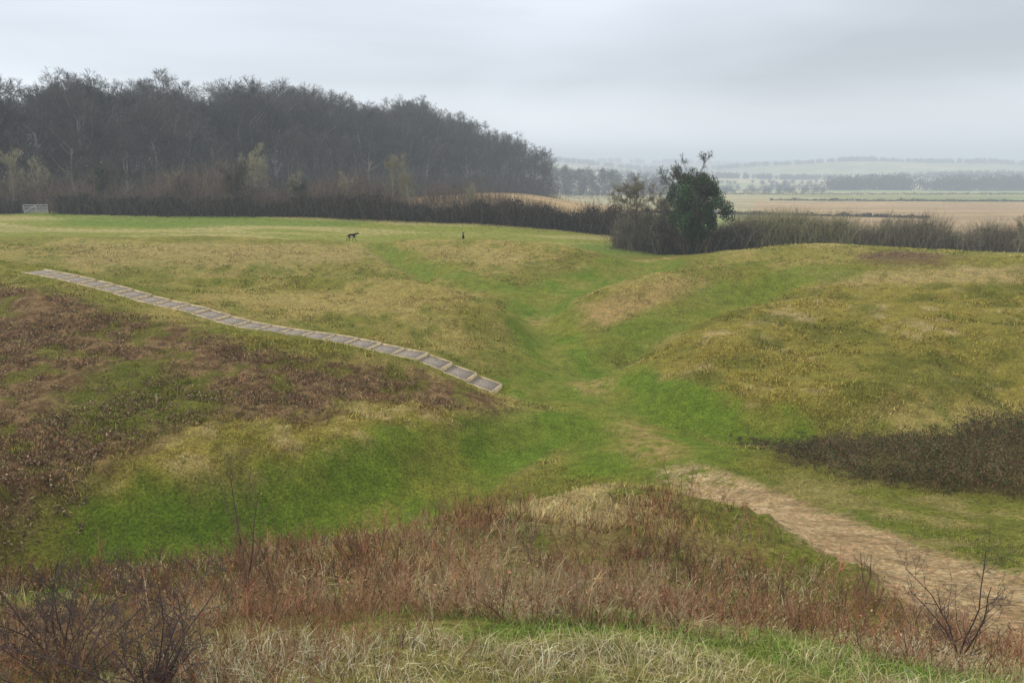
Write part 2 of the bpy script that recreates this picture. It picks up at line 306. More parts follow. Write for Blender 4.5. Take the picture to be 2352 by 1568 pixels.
a_,e_=math.radians(-SA),math.radians(SE)
sd=Vector((-math.sin(a_)*math.cos(e_),math.cos(a_)*math.cos(e_),math.sin(e_)))
so.rotation_euler=sd.to_track_quat('Z','Y').to_euler()
c=bpy.data.cameras.new("camera"); c.lens=28; c.sensor_width=36; c.clip_end=20000; c.clip_start=.05
cam=bpy.data.objects.new("camera",c); cam.location=(0,0,ZC); cam.rotation_euler=(math.pi/2-TH,0,0); COLL.objects.link(cam); scene.camera=cam
scene.view_settings.view_transform='Standard'
SIG=.00064
mm=bpy.data.materials.new("mist"); mm.use_nodes=True; nt=mm.node_tree; nt.nodes.clear()
ou=N(nt,'ShaderNodeOutputMaterial'); ab=N(nt,'ShaderNodeVolumeAbsorption'); ab.inputs['Color'].default_value=(0,0,0,1); ab.inputs['Density'].default_value=SIG
em=N(nt,'ShaderNodeEmission'); em.inputs['Color'].default_value=(*srgb(205,215,222),1); em.inputs['Strength'].default_value=SIG
ad=N(nt,'ShaderNodeAddShader'); nt.links.new(ab.outputs[0],ad.inputs[0]); nt.links.new(em.outputs[0],ad.inputs[1]); nt.links.new(ad.outputs[0],ou.inputs['Volume'])
bx=[(sx*9000,sy*9000+500,zz) for zz in(-90,100) for sx,sy in((-1,-1),(1,-1),(1,1),(-1,1))]
obj("mist",mesh("mist",bx,[np.array([[3,2,1,0],[4,5,6,7],[0,1,5,4],[1,2,6,5],[2,3,7,6],[3,0,4,7]])],mat=mm),kind="structure")
# ---------------------------------------------------------------- ground
na,nr=760,820
ang=np.radians(np.linspace(-66,66,na)); r=np.r_[np.geomspace(9,170,640),np.geomspace(172,9300,nr-640)]
R_,AN=np.meshgrid(r,ang,indexing='ij'); x=(R_*np.sin(AN)).ravel();y=(R_*np.cos(AN)-10).ravel(); z=H(x,y)
col,rough,lush,dirt=ground_look(x,y,z)
dist=np.hypot(x,y)
nearf=.3+.7*ss(6,14,dist)
dz=((fbm(x*.35+3,y*.35,3)-.5)*.42*rough+(fbm(x*1.3,y*1.3+9,3)-.5)*.36*rough*(1-ss(60,120,dist)))*nearf+(fbm(x*4,y*4,2)-.5)*.10*(.25+rough)*(1-ss(25,50,dist))*nearf
ds,_=pdist(x,y,SPX); dz=dz*ss(.8,2,ds)-.18*(1-ss(.60,.86,ds)); dz=dz-.05*dirt
dz=dz*(1-ss(130,200,dist))
co=np.stack([x,y,z+dz],1)
i=np.arange((nr-1)*(na-1)); a=(i//(na-1))*na+i%(na-1)
gm=bpy.data.materials.new("grassland"); gm.use_nodes=True; nt=gm.node_tree; bs=nt.nodes['Principled BSDF']; bs.inputs['Roughness'].default_value=.95; bs.inputs['Specular IOR Level'].default_value=.1
at=N(nt,'ShaderNodeAttribute',attribute_name='Col'); geo=N(nt,'ShaderNodeNewGeometry')
def noise(s,d=5,ro=.6):
    q=N(nt,'ShaderNodeTexNoise'); q.inputs['Scale'].default_value=s; q.inputs['Detail'].default_value=d; q.inputs['Roughness'].default_value=ro
    nt.links.new(geo.outputs['Position'],q.inputs['Vector']); return q
def mr(src,a0,a1,b0,b1):
    q=N(nt,'ShaderNodeMapRange'); 
    for k,v in zip((1,2,3,4),(a0,a1,b0,b1)): q.inputs[k].default_value=v
    nt.links.new(src,q.inputs[0]); return q.outputs[0]
nA=noise(11,5,.75); nB=noise(1.6,4,.65)
m1=N(nt,'ShaderNodeMath',operation='MULTIPLY'); nt.links.new(mr(nA.outputs['Fac'],.3,.7,.33,1.98),m1.inputs[0]); nt.links.new(mr(nB.outputs['Fac'],.3,.7,.66,1.42),m1.inputs[1])
v0=N(nt,'ShaderNodeVectorMath',operation='MULTIPLY'); nt.links.new(at.outputs['Color'],v0.inputs[0]); v0.inputs[1].default_value=(1.42,1.40,1.05)
v1=N(nt,'ShaderNodeVectorMath',operation='SCALE'); nt.links.new(v0.outputs[0],v1.inputs[0]); nt.links.new(m1.outputs[0],v1.inputs['Scale'])
st=N(nt,'ShaderNodeMix',data_type='RGBA',blend_type='MIX'); nt.links.new(mr(noise(3.3,4,.7).outputs['Fac'],.52,.70,0,.45),st.inputs[0]); nt.links.new(v1.outputs[0],st.inputs[6])
v2=N(nt,'ShaderNodeVectorMath',operation='MULTIPLY'); nt.links.new(v1.outputs[0],v2.inputs[0]); v2.inputs[1].default_value=(1.4,1.18,1.5); nt.links.new(v2.outputs[0],st.inputs[7]); nt.links.new(st.outputs[2],bs.inputs['Base Color'])
bp=N(nt,'ShaderNodeBump'); bp.inputs['Strength'].default_value=.9; bp.inputs['Distance'].default_value=.12; nt.links.new(m1.outputs[0],bp.inputs['Height']); nt.links.new(bp.outputs[0],bs.inputs['Normal'])
obj("ground",mesh("ground",co,[np.stack([a,a+1,a+na+1,a+na],-1)],col,gm,True),kind="structure")
# ---------------------------------------------------------------- grass
vegm=matte("dry_grass",None,.85,3.,.15)
def scatter(nn,y0,y1,pw=1.,xr=.70,pad=1.5):
    yy=y0*(y1/y0)**rng.random(nn)**pw; xx=rng.uniform(-1,1,nn)*(xr*yy+pad); return xx,yy
def tint(c,amt=.3):
    return (c*(1+rng.normal(size=(len(c),1))*amt).clip(.35,1.9)*(1+rng.normal(size=c.shape)*.06)).clip(.01,.7)
gx,gy=scatter(230000,12,80); gz=H(gx,gy); gc,gr,gl,gd=ground_look(gx,gy,gz)
sdist,_=pdist(gx,gy,SPX)
tuss=fbm(gx*1.2+5,gy*1.2+5,3)
k=(rng.random(len(gx))<gr*ss(.35,.6,tuss)+.06)&(gd<.15)&(sdist>.95)
gx,gy,gz,gc,gr=gx[k],gy[k],gz[k],gc[k],gr[k]
rep=3; gx=np.repeat(gx,rep)+rng.normal(size=len(gx)*rep)*.07; gy=np.repeat(gy,rep)+rng.normal(size=len(gy)*rep)*.07; gz=np.repeat(gz,rep); gc=np.repeat(gc,rep,0); gr=np.repeat(gr,rep)
hh=rng.uniform(.06,.2,len(gx))*(.3+.7*gr); ww=.007+.0009*gy
nearr=(gx>3.5)&(gy<27); hh[nearr]*=.45; ww[nearr]*=.55
cc=tint(gc*[1.75,1.7,1.35],.36); st_=rng.random(len(gx))<.3; cc[st_]=(cc[st_]*[1.35,1.2,1.5]).clip(0,.62)
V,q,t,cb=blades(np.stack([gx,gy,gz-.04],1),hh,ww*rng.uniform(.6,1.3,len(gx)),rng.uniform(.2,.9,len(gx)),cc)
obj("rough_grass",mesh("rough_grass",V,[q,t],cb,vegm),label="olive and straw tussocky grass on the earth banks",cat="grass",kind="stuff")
def near_grass(nn,xs,ys,h0,h1,w_,cols,nm,lab,dens=None,hs=None):
    xx=rng.uniform(*xs,nn); yy=rng.uniform(*ys,nn)
    k=np.abs(xx)<.72*yy+1.2
    if dens is not None:k&=rng.random(nn)<dens(xx,yy)
    xx,yy=xx[k],yy[k]; cl=fbm(xx*1.7,yy*1.7,3); zz=H(xx,yy)
    pal=np.array(cols); cc=pal[(rng.random(len(xx))*.6+(cl-.5)*2.2+.2).clip(0,.999).__mul__(len(pal)).astype(int)]
    hh=rng.uniform(h0,h1,len(xx))*(.2+1.6*cl)
    if hs is not None: hh=hh*hs(xx,yy)
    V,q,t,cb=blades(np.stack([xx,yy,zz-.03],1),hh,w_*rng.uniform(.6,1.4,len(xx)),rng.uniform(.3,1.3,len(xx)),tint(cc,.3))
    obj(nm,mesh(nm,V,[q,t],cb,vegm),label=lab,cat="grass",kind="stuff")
near_grass(150000,(-4.5,6),(1.3,5.4),.03,.13,.0032,[[.15,.26,.035],[.22,.32,.07],[.36,.37,.13],[.53,.45,.24],[.42,.34,.17],[.60,.51,.32]],"long_grass","pale green and straw coloured long grass on the bank top")
pxi=lambda yy:np.interp(-yy,-PATH[:,1],PATH[:,0])
dp=lambda xx,yy:(pdist(xx,yy,PATH)[0]>1.45+.5*rng.random(len(xx)))*np.clip(4.5/yy,0,1)
near_grass(190000,(-9,13),(5,20),.05,.19,.007,[[.16,.23,.03],[.21,.26,.05],[.38,.32,.14],[.52,.42,.24],[.30,.22,.12],[.48,.38,.22]],"bank_grass","straw and olive grass on the steep bank",dp,lambda xx,yy:np.where(xx>pxi(yy),.4,1.))
# ---------------------------------------------------------------- dead stems on the near bank
stem_m=matte("dead_stems",None,.8,8.,.2)
def brush(nn,fx,h,rb,cols,nm,lab,cat,tw=7,leafn=0,leafc=None,lean=.25,twl=.3,leafs=.03):
    xx,yy=fx(nn); zz=H(xx,yy)-.05; m=len(xx); hh=h(xx,yy)*rng.uniform(.5,1.35,m)
    d=nrm(np.stack([rng.normal(size=m)*lean,rng.normal(size=m)*lean,np.ones(m)],1)); p=np.stack([xx,yy,zz],1); ch=[p]
    for s in range(4):
        p=p+d*(hh/4)[:,None]; d=nrm(d+rng.normal(size=d.shape)*.16); ch.append(p)
    ch=np.stack(ch,1); rr=rb(yy)[:,None]*np.array([1,.85,.7,.55,.4])[None]*rng.uniform(.6,1.4,(m,1))
    pal=np.array(cols); pk=(rng.random(m)*.6+(fbm(xx*.5+11,yy*.5,2)-.5)*1.6+.2).clip(0,.999); cs=tint(pal[(pk*len(pal)).astype(int)],.4)
    V1,q1=chains_sticks(ch,rr); c1=np.repeat(np.repeat(cs,4,0),6,0)
    g=np.random.default_rng(3); t_,tr_=grow(ch,rr,tw,1.,3,40,.1,.2,.25,1,.7,0.,g)
    base=t_[:,:1]; t_=base+(t_-base)*(np.repeat(hh,tw)*twl)[:,None,None]; c2=np.repeat(np.repeat(np.repeat(cs,tw,0),3,0),6,0)
    parts=[(V1,q1,c1),(*chains_sticks(t_,tr_),c2)]
    if leafn:
        ids=rng.integers(0,len(t_),leafn); lp=t_[ids,rng.integers(1,4,leafn)]+rng.normal(size=(leafn,3))*.03
        parts.append(confetti(lp,rng.uniform(.6,1.4,leafn)*leafs,tint(np.array(leafc)[rng.integers(0,len(leafc),leafn)],.3)))
    V,q,c_=join(parts)
    return obj(nm,mesh(nm,V,[q],c_,stem_m),label=lab,cat=cat,kind="stuff")
def fx(nn):
    yy=3.0*(15/3.0)**rng.random(nn); xx=rng.uniform(-1,1,nn)*(.72*yy+.5)
    cl=fbm(xx*1.2+2,yy*1.2+8,3); d,_=pdist(xx,yy,PATH); z_=H(xx,yy)
    sp=inpoly(xx,yy,POL['spur'])
    k=(cl>.42+.12*rng.random(nn))&(d>1.9)&(z_>3.6)&(xx<5.2)&(~((yy<3.7)&(xx>-.9)))&(~(sp&(rng.random(nn)<.85)))&(~((xx>1.0+.15*yy)&(rng.random(nn)<.45)))
    return xx[k],yy[k]
brush(20000,fx,lambda x,y:np.where(x<-.22*y,.13+.019*y,.15+.028*y)*(.4+1.3*fbm(x*1.3+3,y*1.3,2)),lambda y:.0012+.00033*y,[[.13,.075,.05],[.26,.125,.07],[.36,.17,.09],[.22,.12,.075],[.42,.235,.13],[.46,.34,.20]],"dead_brush","reddish brown dead stems covering the steep bank","brush",tw=8,lean=.38,twl=.36,leafn=13000,leafc=[[.17,.09,.05],[.28,.14,.075],[.36,.22,.12]],leafs=.02)
def fx2(nn):
    yy=rng.uniform(1.7,4.2,nn); xx=rng.uniform(-4.,-.1,nn); k=rng.random(nn)<ss(-.1,-1.0,xx); return xx[k],yy[k]
brush(4600,fx2,lambda x,y:.23+0*y,lambda y:.0015+0*y,[[.14,.085,.065],[.25,.135,.08],[.36,.18,.10],[.42,.27,.16]],"dead_brush","thin reddish brown dead stems beside the thorn bush","brush",tw=8,lean=.38,twl=.36)
# ---------------------------------------------------------------- bracken on the bank, brambles
def fxb(nn):
    yy=20*(54/20)**rng.random(nn); xx=rng.uniform(-.72,.05,nn)*yy; j=fbm(xx*.9+40,yy*.9+3); 
    k=inpoly(xx+(j-.5)*2,yy-(j-.5)*2,POL['brk1'])&(fbm(xx*.9+40,yy*.9+3)<.59)&(pdist(xx,yy,SPX)[0]>1.1)&(fbm(xx*.6+1,yy*.6,3)>.32); return xx[k],yy[k]
brush(22000,fxb,lambda x,y:.18+0*y,lambda y:.0020+.00020*y,[[.12,.08,.055],[.19,.11,.07],[.30,.18,.11],[.44,.33,.21]],"dead_bracken","dead brown bracken lying over the bank","bracken",tw=5,lean=1.2,twl=.7,leafn=50000,leafc=[[.24,.135,.085],[.37,.25,.16],[.13,.09,.045],[.18,.19,.04]],leafs=.075)
def fxr(nn):
    yy=rng.uniform(17,40,nn); xx=rng.uniform(4,34,nn); k=inpoly(xx+rng.normal(size=nn)*.3,yy+rng.normal(size=nn)*.3,POL['bramb'])&(fbm(xx*.5+7,yy*.5+2,3)>.34); return xx[k],yy[k]
brush(19000,fxr,lambda x,y:(.26+.5*ss(8,15,x))*(.2+1.5*fbm(x*.7,y*.7,3)),lambda y:.0038+0*y,[[.11,.085,.045],[.20,.115,.065],[.32,.16,.09],[.22,.13,.075],[.50,.36,.21]],"bramble_thicket","dark red-brown bramble thicket beside the dirt path","brambles",tw=7,lean=.7,twl=.55,leafn=60000,leafc=[[.05,.065,.022],[.09,.065,.03],[.075,.11,.03],[.17,.095,.05]],leafs=.055)
def fxf(nn):
    xx=rng.uniform(32,48,nn);yy=rng.uniform(66,82,nn); k=inpoly(xx,yy,POL['farb']); return xx[k],yy[k]
brush(1300,fxf,lambda x,y:.33+0*y,lambda y:.012+0*y,[[.26,.16,.11],[.34,.23,.15]],"dead_bracken","small patch of brown bracken on the low mound","bracken",tw=4,lean=.6,twl=.5,leafn=2500,leafc=[[.24,.15,.10]],leafs=.1)
# ---------------------------------------------------------------- hedges
hedge_m=matte("hedge_twigs",None,.9,.8,.3)
def hedge(path,hts,thick,nn,cols,leafc,nleaf,label,nm="hedge",cat="hedge",kind=None,rb=.022,leafs=.3,bumpy=.35,lf=.7):
    path=np.array(path,float); seg=np.linalg.norm(np.diff(path,axis=0),axis=1); cum=np.r_[0,np.cumsum(seg)]
    def pt(mm_):
        s=rng.random(mm_)*cum[-1]; px=np.interp(s,cum,path[:,0]);py=np.interp(s,cum,path[:,1]); hx=np.interp(s,cum,hts)*(1+bumpy*3*(fbm(s*.3,s*0+len(path)*3.7,4)-.5)).clip(.3,1.8)
        i=np.clip(np.searchsorted(cum,s)-1,0,len(seg)-1); dr=(path[i+1]-path[i])/seg[i][:,None]; o=rng.normal(size=mm_)*thick*.35
        return px-dr[:,1]*o,py+dr[:,0]*o,hx
    x_,y_,h_=pt(nn); z_=H(x_,y_)-.1; d=nrm(np.stack([rng.normal(size=nn)*.3,rng.normal(size=nn)*.3,np.ones(nn)],1)); p=np.stack([x_,y_,z_],1); ch=[p]; h_=h_*rng.uniform(.55,1.05,nn)
    for s in range(4): p=p+d*(h_/4)[:,None]; d=nrm(d+rng.normal(size=d.shape)*.15); ch.append(p)
    ch=np.stack(ch,1); rr=np.array([1.4,1.2,1,.8,.5])[None]*np.full((nn,1),rb); cs=tint(np.array(cols)[rng.integers(0,len(cols),nn)],.25)
    g=np.random.default_rng(5); tw=6; t_,tr_=grow(ch,rr,tw,1.,2,42,.15,.2,.2,1,.7,0.,g); b0=t_[:,:1]; t_=b0+(t_-b0)*(np.repeat(h_,tw)*.24)[:,None,None]
    parts=[(*chains_sticks(ch,rr),np.repeat(np.repeat(cs,4,0),6,0)),(*chains_sticks(t_,tr_),np.repeat(np.repeat(np.repeat(cs,tw,0),2,0),6,0))]
    if nleaf:
        x2,y2,h2=pt(nleaf); zz=H(x2,y2)+h2*rng.random(nleaf)**1.3*lf
        parts.append(confetti(np.stack([x2,y2,zz],1),rng.uniform(.5,1.4,nleaf)*leafs,tint(np.array(leafc)[rng.integers(0,len(leafc),nleaf)],.25)))
    V,q,c_=join(parts); return obj(nm,mesh(nm,V,[q],c_,hedge_m),label=label,cat=cat,kind=kind)
dk=[[.085,.07,.055],[.13,.10,.075],[.065,.06,.05]]
hedge([(-65.3,116),(-40,114.5),(-4,111.5),(7,110.5),(15,108.5)],[3.1,3.1,3.3,3.9,4.5],2.6,7500,dk+[[.16,.125,.10]],[[.02,.024,.016],[.026,.028,.018],[.035,.028,.022]],26000,"long dark leafless hedge along the edge of the grass field",rb=.017,bumpy=.5,lf=.72)
hedge([(15,108.5),(17.5,98),(17.5,89)],[4.4,4.2,3.3],2.6,2200,dk+[[.2,.16,.11]],[[.04,.04,.028],[.055,.048,.035]],6000,"dark leafless hedge turning towards the ivy-covered tree")
hedge([(-92,118),(-70.6,116.3)],[3,3],2.4,1500,dk,[[.028,.032,.022]],4000,"dark hedge beside the metal field gate",bumpy=.5)
hedge([(18.5,88),(23,90.5),(27,92)],[3.0,3.2,3.6],3,2200,dk+[[.22,.19,.12]],[[.03,.036,.024],[.05,.045,.035]],6000,"dark scrub under the ivy-covered tree")
hedge([(26,93),(32,94),(39,94.5)],[4.6,5.4,4.8],3.2,3600,[[.30,.29,.15],[.25,.23,.13],[.35,.31,.19]],[[.12,.14,.06],[.09,.09,.05]],5500,"tall olive-brown leafless hedge beside the field",rb=.016,bumpy=.2)
hedge([(39,94.5),(50,94),(62,92),(76,90)],[4.6,4.1,3.7,3.6],3.2,6500,[[.24,.18,.14],[.30,.24,.17],[.2,.17,.13],[.24,.25,.13]],[[.09,.085,.05],[.12,.10,.07]],8000,"low reddish-brown leafless hedge with gaps",bumpy=.3,rb=.016)
hedge([(-88,124),(-60,122),(-30,121),(-5,122),(8,128)],[5.5,5.5,5.5,4.5,3],6,5600,[[.20,.14,.105],[.15,.12,.095],[.24,.18,.125]],[[.07,.06,.045]],3500,"grey-brown leafless scrub between the hedge and the wood",nm="scrub",cat="scrub",kind="stuff",rb=.015,bumpy=.7)
hedge([(-84,128),(-66,165),(-40,215),(-12,275),(12,330)],[6,6.5,7,7,7],14,9000,[[.09,.075,.06],[.075,.064,.055],[.12,.095,.075]],[[.028,.028,.023],[.04,.036,.03]],28000,"dark leafless undergrowth along the edge of the wood",nm="woodland_undergrowth",cat="undergrowth",kind="stuff",rb=.03,leafs=.5,bumpy=.4)
hedge([(-135,160),(-110,190),(-84,235),(-52,295),(-25,340),(6,352)],[12,13,12,12,11,9],16,6000,[[.085,.07,.06],[.07,.06,.052]],[[.03,.03,.026],[.042,.038,.033]],30000,"dense leafless understorey inside the wood",nm="woodland_undergrowth",cat="undergrowth",kind="stuff",rb=.05,leafs=.8,bumpy=.3)
# ---------------------------------------------------------------- wood
bark=matte("bark",(.20,.185,.16),.95,2.,.3,rand=.35); twig=matte("twigs",(.078,.072,.066),.95,.3,.3,rand=.35)
twig_l=matte("pale_twigs",(.34,.31,.2),.95,.3,.25,rand=.2); bark_l=matte("pale_bark",(.32,.29,.21),.95,2.,.3); ibark=matte("dark_bark",(.10,.09,.07),.95,2.,.3)
twig_o=matte("olive_twigs",(.21,.19,.12),.95,.3,.25)
VAR=[]
for s in range(7):
    T,Cw=bare_tree(100+s,20,spread=1+.12*(s%3),low=.24+.06*(s%3),dens=1.1,fine=.0145,trunk_r=.021,ang=38+4*(s%3),up=.14)
    VAR.append((mesh("trunk",T[0],[T[1]],mat=bark),mesh("crown",Cw[0],[Cw[1]],mat=twig)))
def plant(var,x_,y_,h,nm="leafless_tree",label="tall leafless grey-brown tree in the wood",group="leafless trees of the wood",cat="tree",base=20.,wide=1.):
    e_=obj(nm,None,loc=(x_,y_,float(H(np.array([x_]),np.array([y_]))[0])-.1),label=label,cat=cat,group=group,rot=(0,0,rng.random()*6.28),scale=(h/base*wide,h/base*wide,h/base))
    obj("trunk",var[0],parent=e_); obj("crown",var[1],parent=e_); return e_
E=[(-60,180),(0,164),(40,174),(100,210),(150,200),(200,170),(250,184),(320,198),(380,173),(440,202),(500,213),(560,200),(600,184),(640,198),(700,204),(800,232),(900,248),(960,230),(1020,262),(1100,286),(1180,312),(1245,330),(1275,372)]
ea=np.array([(q[0]/2.2969-512)/F for q in E]); ev=np.array([-tan_(q[1]/2.2969) for q in E])
p0=np.array([-80,125.]);p1=np.array([17,334.]); dr=(p1-p0)/np.linalg.norm(p1-p0); nn_=np.array([-dr[1],dr[0]]); Lw=np.linalg.norm(p1-p0)
for j,off in enumerate((0,8,16,25,35,47,60)):
    s=-12.+(j%2)*3
    while s<Lw:
        p=p0+dr*(s+rng.normal()*1.2)+nn_*(off+rng.normal()*1.5); bear=p[0]/p[1]*1.0
        el=np.interp(bear,ea,ev); gz_=float(H(p[:1],p[1:])[0]); hmax=el*p[1]+11-gz_
        f=(.66,.88,.98,1,1,1,1)[j]*rng.uniform(.95,1.02)
        if -.70<bear<ea[-1] and hmax>5: plant(VAR[rng.integers(7)],float(p[0]),float(p[1]),hmax*f,wide=rng.uniform(1.1,1.3))
        s+=6.3 if j<3 else 8.4
for i_ in range(36):
    x_=20+i_*2.9+rng.normal()*1.5; y_=585+i_*1.2+rng.normal()*9; plant(VAR[rng.integers(7)],x_,y_,rng.uniform(19,25)*(1-.012*i_),label="leafless tree in the misty valley wood",group="leafless trees of the misty valley",wide=1.3)
SM=[]
for s in range(3):
    T,Cw=bare_tree(300+s,8,spread=1.1,low=.12,dens=1.,fine=.0065,trunk_r=.014,ang=42,up=.12); SM.append((mesh("trunk",T[0],[T[1]],mat=bark_l),mesh("crown",Cw[0],[Cw[1]],mat=twig_l)))
for (u,d,h) in((20,121,9),(50,122,8),(258,120,10),(180,121,6),(300,120,6),(395,119,8.5),(410,118,7.5),(470,117,5),(350,120,6)):
    plant(SM[rng.integers(3)],(u-512)/F*d,d,h,label="small pale leafless tree behind the hedge",group="small leafless trees by the hedge",base=8.)
T,Cw=bare_tree(377,8,spread=1.25,low=.04,dens=1.7,fine=.009,trunk_r=.012,ang=46,up=.12)
bush=(mesh("trunk",T[0],[T[1]],mat=ibark),mesh("crown",Cw[0],[Cw[1]],mat=twig_o))
plant(bush,14.6,95.5,8.0,label="rounded olive-brown leafless tree beside the ivy-covered tree",group=None,base=8.,wide=1.25)
plant(bush,17.2,93,6.4,label="bushy olive-brown leafless tree in the hedge",group=None,base=8.,wide=1.3)
hedge([(12.6,96),(14.5,95),(17.2,93.5)],[3.6,4.2,4.0],4.0,1100,[[.20,.18,.12],[.16,.14,.10]],[[.06,.06,.04]],1800,"low olive-brown leafless shrub beside the ivy-covered tree",nm="bush",cat="bush",rb=.014,leafs=.18,bumpy=.3)
plant(SM[2],56.6,89,4.8,label="small leafless tree standing at the end of the hedge",group=None,base=8.)
plant(SM[1],43.5,93,5.2,label="small leafless tree rising out of the low hedge",group=None,base=8.)
plant(bush,55.4,86,4.6,label="dark leafless bush at the end of the hedge",group=None,base=8.,wide=.9)
# ---------------------------------------------------------------- ivy tree(s)
ivm=matte("ivy_leaves",None,.55,2.,.3,spec=.4)
def ivy_tree(x_,y_,h,seed,full,label,nleaf,lsz,wd=1.):
    R=np.random.default_rng(seed); e_=obj("ivy_covered_tree",None,loc=(x_,y_,float(H(np.array([x_]),np.array([y_]))[0])-.1),label=label,cat="tree")
    T,Cw=bare_tree(seed,h*1.04,spread=1.6,low=.3,dens=1.7,fine=h*.0013,trunk_r=.024,ang=54,up=.1)
    obj("trunk",mesh("trunk",T[0],[T[1]],mat=ibark),parent=e_); obj("crown",mesh("crown",Cw[0],[Cw[1]],mat=ibark),parent=e_)
    cl=[]
    for i in range(full):
        t=(i+R.random())/full; rad=h*wd*(.06+.30*float(ss(.15,.5,t)))*(1-.5*float(ss(.75,1.,t))); an=i*2.4+R.random()*.8; q_=R.random()**.5*R.uniform(.75,1.1)
        cl.append((math.cos(an)*rad*q_,math.sin(an)*rad*q_,h*(.06+.84*t),h*R.uniform(.045,.095)))
    cl=np.array(cl); idx=R.integers(0,len(cl),nleaf); dirs=nrm(R.normal(size=(nleaf,3))); rad=R.random(nleaf)**.4
    pos=cl[idx,:3]+dirs*(cl[idx,3]*rad)[:,None]*[1,1,1.1]
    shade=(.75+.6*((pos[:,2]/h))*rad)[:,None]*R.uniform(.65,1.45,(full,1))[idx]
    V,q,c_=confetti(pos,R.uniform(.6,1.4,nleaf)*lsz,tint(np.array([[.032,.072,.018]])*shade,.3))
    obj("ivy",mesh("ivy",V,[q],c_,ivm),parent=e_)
ivy_tree(19.9,87,9.1,43,120,"dark evergreen ivy-covered tree with bare outer branches beside the hedge",54000,.16)
for (u,d,h) in((240,119,6.5),(108,121,7),(185,121,4.5),(303,118,4.5)):
    ivy_tree((u-512)/F*d,d,h,int(u),14,"small ivy-covered tree standing in front of the wood",2500,.22,.7)
# ---------------------------------------------------------------- distant tree lines
def tree_line(rows,label,size,nm="distant_woodland"):
    parts=[]
    for (xa,ya,xb,yb,nt_,h) in rows:
        for i in range(nt_):
            t=rng.random(); x_=xa+(xb-xa)*t+rng.normal()*8; y_=ya+(yb-ya)*t+rng.normal()*14; hh=h*rng.uniform(.75,1.05)*(.65+.7*float(fbm(np.array([t*9.]),np.array([xa+1.]))[0])); m=230
            z_=float(H(np.array([x_]),np.array([y_]))[0]); d=nrm(rng.normal(size=(m,3)))*(rng.random(m)**1.0)[:,None]
            pos=d*np.array([hh*.5,hh*.42,hh*.46])+[x_,y_,z_+hh*.48]; pos[:90,2]=z_+rng.random(90)*hh*.55
            parts.append(confetti(pos,rng.uniform(.5,1.3,m)*size*hh,tint(np.array([[.085,.078,.066]])*np.ones((m,1))*rng.uniform(.9,1.1),.10)))
    V,q,c_=join(parts); obj(nm,mesh(nm,V,[q],c_,hedge_m),label=label,cat="wood",kind="stuff")
tree_line([(18,600,140,650,90,13),(60,520,120,540,16,9),(20,480,60,500,12,7)],"bare woodland in the misty valley beyond the wood",.085)
tree_line([(380,980,760,1020,210,23),(250,1120,460,1080,70,13),(560,900,800,930,55,14),(120,850,330,870,70,9)],"misty woodland across the valley fields",.11)
tree_line([(-100,1540,1300,1560,430,15),(250,1350,1000,1300,90,10)],"misty tree line on the valley side",.16)
tree_line([(-200,2340,1900,2360,460,16),(-400,3350,2800,3400,300,24)],"tree line on the hazy skyline hill",.2)
for (a_,b_,h_,l_) in(((150,470),(330,455),1.6,"thin hedge between ploughed fields"),((45,300),(130,250),1.2,"low hedge beyond the green field"),((150,640),(520,640),2.2,"thin dark hedge across the valley")):
    hedge([a_,b_],[h_,h_],2,900,dk,[[.06,.06,.05]],3000,l_,rb=.06,leafs=.8,bumpy=.6)
# ---------------------------------------------------------------- timber steps
wood=matte("timber",(.56,.45,.27),.8,5.,.3,.3); grav=matte("gravel",(.29,.25,.205),.95,22.,.75,.9)
NST=22
seglen=np.r_[0,np.cumsum(np.linalg.norm(np.diff(SPX[:,:2],axis=0),axis=1))]; s0=np.interp(1.12,np.arange(len(SPX)),seglen)
ps=np.linspace(s0,seglen[-1],NST+1); pts=np.stack([np.interp(ps,seglen,SPX[:,k]) for k in range(3)],1)
def boxpts(a,b,wdt,z0a,z1a,z0b,z1b):
    a=np.array(a[:2]);b=np.array(b[:2]); d=(b-a)/np.linalg.norm(b-a); nl=np.array([-d[1],d[0]])*wdt/2
    return [(*(a-nl),z0a),(*(a+nl),z0a),(*(b+nl),z0b),(*(b-nl),z0b),(*(a-nl),z1a),(*(a+nl),z1a),(*(b+nl),z1b),(*(b-nl),z1b)]
BF=np.array([[3,2,1,0],[4,5,6,7],[0,1,5,4],[1,2,6,5],[2,3,7,6],[3,0,4,7]])
st0=obj("timber_steps",None,loc=(0,0,0),label="long flight of timber-edged gravel steps climbing the grass bank",cat="steps")
WS=1.55
for i in range(NST):
    a,b=pts[i],pts[i+1]; d=(b-a)[:2]/np.linalg.norm((b-a)[:2]); nl=np.array([-d[1],d[0]])
    dzs=a[2]-b[2]; zl=b[2]-.05+.12*dzs; zu=zl+.74*dzs
    ia=a[:2]+d*.05; ib=b[:2]-d*.05
    obj("gravel_tread",mesh("gravel_tread",boxpts(ia,ib,WS-.1,zu-.25,zu,zl-.25,zl),[BF],mat=grav),parent=st0)
    m_=b[:2]; obj("riser_board",mesh("riser_board",boxpts(m_-nl*(WS/2-.045),m_+nl*(WS/2-.045),.085,zl-.45,zl+.045,zl-.45,zl+.045),[BF],mat=wood),parent=st0)
    for sg in(-1,1):
        o_=nl*sg*(WS/2)
        obj("edging_board",mesh("edging_board",boxpts(a[:2]+o_+d*.002,b[:2]+o_-d*.002,.075,zu-.35,zu+.06,zl-.4,zl+.06),[BF],mat=wood),parent=st0)
sx_,sy_=hit(157,403); sz=float(H(np.array([sx_]),np.array([sy_]))[0])
Vs,qs=sticks(np.array([[sx_,sy_,sz-.2],[sx_,sy_,sz+.36]]),np.array([[sx_,sy_,sz+.36],[sx_+.005,sy_,sz+.40]]),np.array([.025,.025]),np.array([.025,.008]),6)
